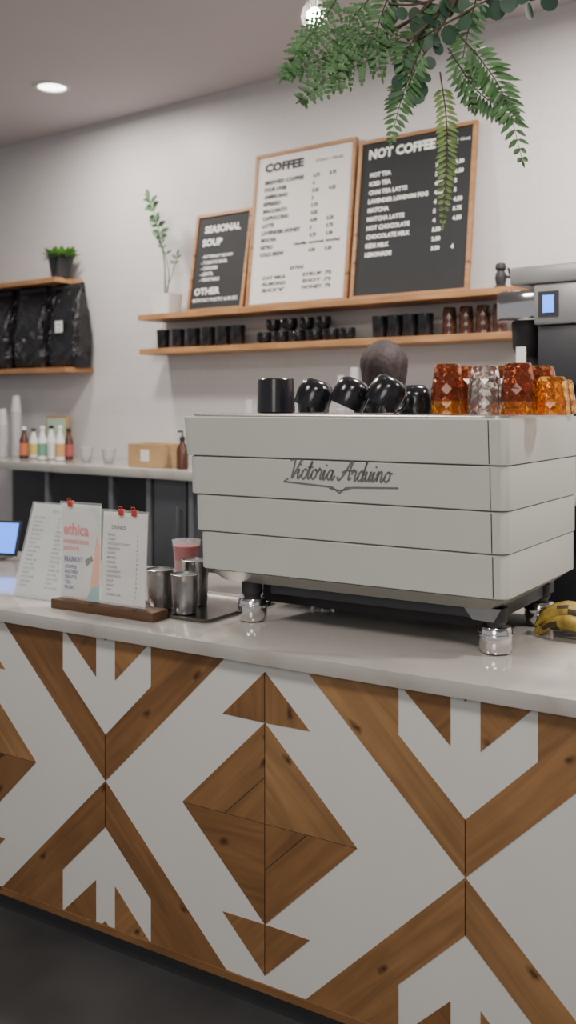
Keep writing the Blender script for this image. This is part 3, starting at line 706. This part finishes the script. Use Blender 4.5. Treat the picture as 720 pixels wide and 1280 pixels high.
bm=B(); lathe(bm,[(.075,.05),(.08,.06),(.08,.30),(.06,.36),(.05,.38)],26,(-.05,-.06,0)); fin(bm,'carafe',mSteel,br)
# ---------- barista ----------
pc=atD(480,505,3.66); fx=math.radians(28)
pr=thing('person','barista with dark hair and dark top, facing away','person',(pc.x,pc.y,0),(0,0,fx))
sk=[];ed=[];rad=[]
def V(p,r): sk.append(p); rad.append(r); return len(sk)-1
def chain(start,pl):
    for p,r in pl:
        i=V(p,r); ed.append((start,i)); start=i
    return start
pel=V((0,0,.95),(.15,.11))
ch=chain(pel,[((0,.0,1.12),(.13,.10)),((0,.0,1.32),(.16,.11)),((0,-.005,1.46),(.12,.08)),((0,.01,1.53),(.055,.055))])
chain(ch,[((0,.02,1.60),(.062,.07)),((0,.02,1.68),(.076,.090)),((0,.015,1.73),(.068,.082))])
for s in (-1,1):
    k=chain(2,[((s*.17,0,1.43),(.06,.06)),((s*.22,.01,1.22),(.045,.045)),((s*.23,.05,1.15),(.042,.042)),((s*.20,.16,1.22),(.032,.032)),((s*.17,.24,1.28),(.027,.022)),((s*.165,.28,1.30),(.036,.015))])
    for f,(dx,l) in enumerate(((-.028,.07),(-.01,.082),(.010,.078),(.027,.062))):
        chain(k,[((s*.165+dx,.30,1.305),(.009,.009)),((s*.165+dx,.30+l*.5,1.295),(.008,.008)),((s*.165+dx*1.1,.30+l*.9,1.275),(.007,.007))])
    chain(k,[((s*.165-s*.035,.275,1.295),(.010,.010)),((s*.165-s*.05,.31,1.285),(.009,.009))])
    chain(pel,[((s*.09,0,.86),(.088,.088)),((s*.10,.01,.50),(.058,.058)),((s*.10,-.01,.10),(.042,.042)),((s*.10,.02,.045),(.04,.035)),((s*.105,.14,.035),(.035,.025))])
me=bpy.data.meshes.new('person_body'); me.from_pydata(sk,ed,[]); ob=bpy.data.objects.new('tmp',me); COL.objects.link(ob)
mod=ob.modifiers.new('s','SKIN'); 
for i,v in enumerate(me.skin_vertices[0].data): v.radius=rad[i] if isinstance(rad[i],tuple) else (rad[i],)*2
me.skin_vertices[0].data[0].use_root=True
ob.modifiers.new('b','SUBSURF').levels=2
dg=bpy.context.evaluated_depsgraph_get(); m2=bpy.data.meshes.new_from_object(ob.evaluated_get(dg)); bpy.data.objects.remove(ob)
m2.materials.clear(); m2.materials.append(mSkin); m2.materials.append(mCloth)
for p in m2.polygons:
    c=p.center; p.material_index=0 if (c.z>1.57 or c.y>.22) else 1
m2.shade_smooth(); bo=bpy.data.objects.new('body',m2); COL.objects.link(bo); bo.parent=pr
bm=B()
r=bmesh.ops.create_icosphere(bm,subdivisions=5,radius=1)
for v in bm.verts:
    c=v.co.copy(); az=math.atan2(c.y,c.x); 
    st=(math.sin(az*37+c.z*9)*.012+math.sin(az*13-c.z*7)*.012)*(1-abs(c.z)*.6)+random.uniform(-.012,.012)
    wd=.085+.006*math.sin(c.z*3)-(.006*max(0,-c.z-.2))
    q=Vector((c.x*wd,c.y*.106,c.z*(.105 if c.z>0 else .20)))*(1+st); 
    if c.y>.45: q.y=min(q.y,.045+ (0.05 if c.z>.4 else 0))
    if c.z<-.2 and c.y>0: q.y*=.4
    v.co=q+Vector((0,-.004,1.68))
fin(bm,'hair',mHair,pr,ang=50)
bm=B(); lathe(bm,[(.010,0),(.011,.01)],8,(0,.105,1.645)); fin(bm,'nose',mSkin,pr)
for s in(-1,1):
    bm=B(); bmesh.ops.create_uvsphere(bm,u_segments=10,v_segments=8,radius=.011,matrix=Matrix.Translation((s*.03,.096,1.68))); fin(bm,'eye',mPaper,pr)
# ---------- hanging greenery ----------
gr=thing('hanging_greenery','hanging fern and eucalyptus garland above the counter','plant',atD(560,-40,2.2))
g0=gr.location.copy()
def g(u,v,D=2.2): return atD(u,v,D)-g0
cg=Vector((0,0,3.26-g0.z))
bm=B()
tube(bm,[cg,Vector((0,0,.0)),g(575,-15),g(560,20)],[.006]*4,7)
for pts in ([g(640,-30),g(575,-5),g(540,25),g(510,50,2.15)],[g(560,-25),g(520,20),g(470,50,2.25)],[g(560,10),g(430,-15,2.3),g(380,-25,2.3)]):
    tube(bm,cat(pts,5),.004,6)
fin(bm,'woody_stem',mStem,gr)
def frond(pts,width,n,mat,name='fern_frond',pw=.0115,lobed=False):
    c=cat(pts,10); N=len(c); bm=B(); tube(bm,c,[.0020*(1-.7*i/N) for i in range(N)],5,mi=1)
    tilt=random.uniform(-.5,.5)
    for i in range(n):
        t=.10+.88*(i+.5)/n; k=min(N-2,int(t*(N-1))); p=c[k].lerp(c[k+1],t*(N-1)-k); tg=(c[k+1]-c[k]).normalized()
        side=(tg.cross(VIEW)+VIEW*tilt).normalized(); w=width*(math.sin(math.pi*(t*.78+.20)))**.75*random.uniform(.88,1.08)
        for sg in (1,-1):
            d=(side*sg+tg*.5+VIEW*random.uniform(-.25,.25)+Vector((0,0,-.15))).normalized()
            nr=(VIEW+Vector((random.uniform(-.5,.5),random.uniform(-.5,.5),random.uniform(-.2,.6)))).normalized()
            if lobed:
                s2=d.cross(nr).normalized(); m=max(3,int(w/.009))
                for j in range(m):
                    tt=j/m; q=p+d*w*tt
                    for s3 in (1,-1): leaf(bm,q,s2*s3+d*.9,nr,.0135*(1-.45*tt),.0105,0,.1)
                leaf(bm,p+d*w*.9,d,nr,.013,.008)
            else:
                leaf(bm,p,d,nr,w,pw)
    leaf(bm,c[-2],c[-1]-c[-3],VIEW,.02,.006)
    fin(bm,name,[mat,mStem],gr,smooth=False)
frond([g(520,20),g(455,55),g(405,72),g(358,92)],.054,12,mGreen,lobed=True)
frond([g(510,40),g(460,75),g(410,98),g(372,128,2.15)],.044,11,mGreen,lobed=True)
frond([g(530,50),g(512,95),g(500,130),g(488,180)],.048,17,mGreen)
frond([g(575,45,2.15),g(605,80),g(632,125),g(655,208)],.064,20,mGreen,pw=.013)
frond([g(560,60,2.1),g(592,108),g(620,132),g(648,150)],.052,17,mGreen)
frond([g(550,90,2.2),g(558,150),g(558,210),g(553,285)],.032,24,mGreenL,pw=.010)
frond([g(430,-15),g(400,30),g(375,60),g(352,100)],.030,11,mGreen,lobed=True)
frond([g(470,-10),g(440,25),g(422,70),g(425,115,2.15)],.036,10,mGreen,lobed=True)
frond([g(600,-20),g(585,40),g(578,90),g(592,140)],.048,17,mGreen)
frond([g(500,-30),g(480,10),g(470,50),g(478,100)],.045,15,mGreen)
frond([g(560,0),g(525,40),g(505,75),g(520,120)],.045,15,mGreen)
def euc(pts,n):
    c=cat(pts,8); N=len(c); bm=B(); tube(bm,c,.0025,5,mi=1)
    for i in range(n):
        k=int((i+.5)/n*(N-1)); p=c[k]; tg=(c[min(N-1,k+1)]-c[k-1 if k else 0]).normalized(); side=tg.cross(VIEW).normalized()
        for sg in (1,-1):
            d=(side*sg+tg*.3+VIEW*random.uniform(-.5,.5)).normalized(); nr=(VIEW+Vector((random.uniform(-.5,.5),)*3)).normalized(); s2=d.cross(nr).normalized(); R=random.uniform(.015,.023)
            ctr=p+d*(R+.006); vs=[bm.verts.new(ctr+(d*math.cos(a)+s2*math.sin(a)*.9)*R) for a in [2*math.pi*q/12 for q in range(12)]]
            f=bm.faces.new(vs)
    fin(bm,'eucalyptus_sprig',[mEuc,mStem],gr,smooth=False)
euc([g(660,-15),g(610,0),g(565,25),g(520,50)],9); euc([g(620,-30),g(570,-10),g(520,5),g(485,5)],8); euc([g(560,20),g(535,60),g(515,95),g(507,125)],6); euc([g(600,-30),g(640,-12),g(664,0),g(680,-10)],4)
# ---------- pendant ----------
pp=atD(393,20,2.75)
pd=thing('pendant_light','glowing bulb in clear glass globe on black cord','pendant light',pp)
bm=B(); tube(bm,[(0,0,.055),(0,0,3.26-pp.z)],.0025,6); lathe(bm,[(.05,3.235-pp.z),(.05,3.259-pp.z)],20); fin(bm,'cord',mBlackM,pd)
bm=B(); lathe(bm,[(.010,.020),(.012,.03),(.012,.055),(.004,.06)],16); fin(bm,'socket',mSteel,pd)
bm=B(); lathe(bm,[(.006,-.022),(.015,-.017),(.021,-.008),(.022,0),(.020,.010),(.012,.018),(.009,.021)],20); fin(bm,'bulb',mBulb,pd)
mGlobe=M('thin_clear_glass',(.9,.9,.9),.05,Alpha=.05)
bm=B(); lathe(bm,[(.020,-.034),(.034,-.022),(.038,-.002),(.034,.018),(.024,.034),(.013,.045)],24,capb=False,capt=False); fin(bm,'glass_globe',mGlobe,pd)
# ---------- downlights ----------
def downlight(x,y):
    t=thing('recessed_light','round white recessed ceiling downlight, lit','ceiling light',(x,y,3.26),(0,0,0),'recessed ceiling lights')
    bm=B(); lathe(bm,[(.10,0),(.098,-.008),(.078,-.010),(.074,-.003)],32,capb=False,capt=False); fin(bm,'trim_ring',mPaper,t)
    bm=B(); lathe(bm,[(.074,-.003),(.04,-.006),(.004,-.007)],28); fin(bm,'lens',mDown,t)
q=onZ(65,108,3.26); downlight(q.x,q.y)
def area(loc,e,size,rot=(0,0,0),col=(1,.915,.83)):
    l=bpy.data.lights.new('lamp','AREA'); l.energy=e; l.size=size; l.color=col; l.shape='DISK'
    o=bpy.data.objects.new('lamp',l); COL.objects.link(o); o.location=loc; o.rotation_euler=rot
area((q.x,q.y,3.23),30,.2)
area((-3.2,3.0,3.2),50,.35); area((-1.0,3.2,3.2),80,.35); area((.8,3.0,3.2),64,.35)
area((-2.4,.6,3.2),38,.7); area((0,.4,3.2),42,.7)
area((-.2,-1.5,2.4),36,1.6,(math.radians(68),0,math.radians(25)))
w=bpy.data.worlds.new('w'); SC.world=w; w.use_nodes=True
w.node_tree.nodes['Background'].inputs[0].default_value=(.86,.84,.87,1); w.node_tree.nodes['Background'].inputs[1].default_value=.44
# ---------- camera ----------
cd=bpy.data.cameras.new('camera'); co=bpy.data.objects.new('camera',cd); COL.objects.link(co)
co.location=(0,0,H); co.rotation_euler=(math.pi/2,0,TH)
cd.sensor_fit='VERTICAL'; cd.sensor_height=36; cd.lens=F/1280*36; cd.shift_y=-(640-HZ)/1280
cd.clip_start=.05; cd.dof.use_dof=True; cd.dof.focus_distance=2.6; cd.dof.aperture_fstop=2.8
SC.camera=co
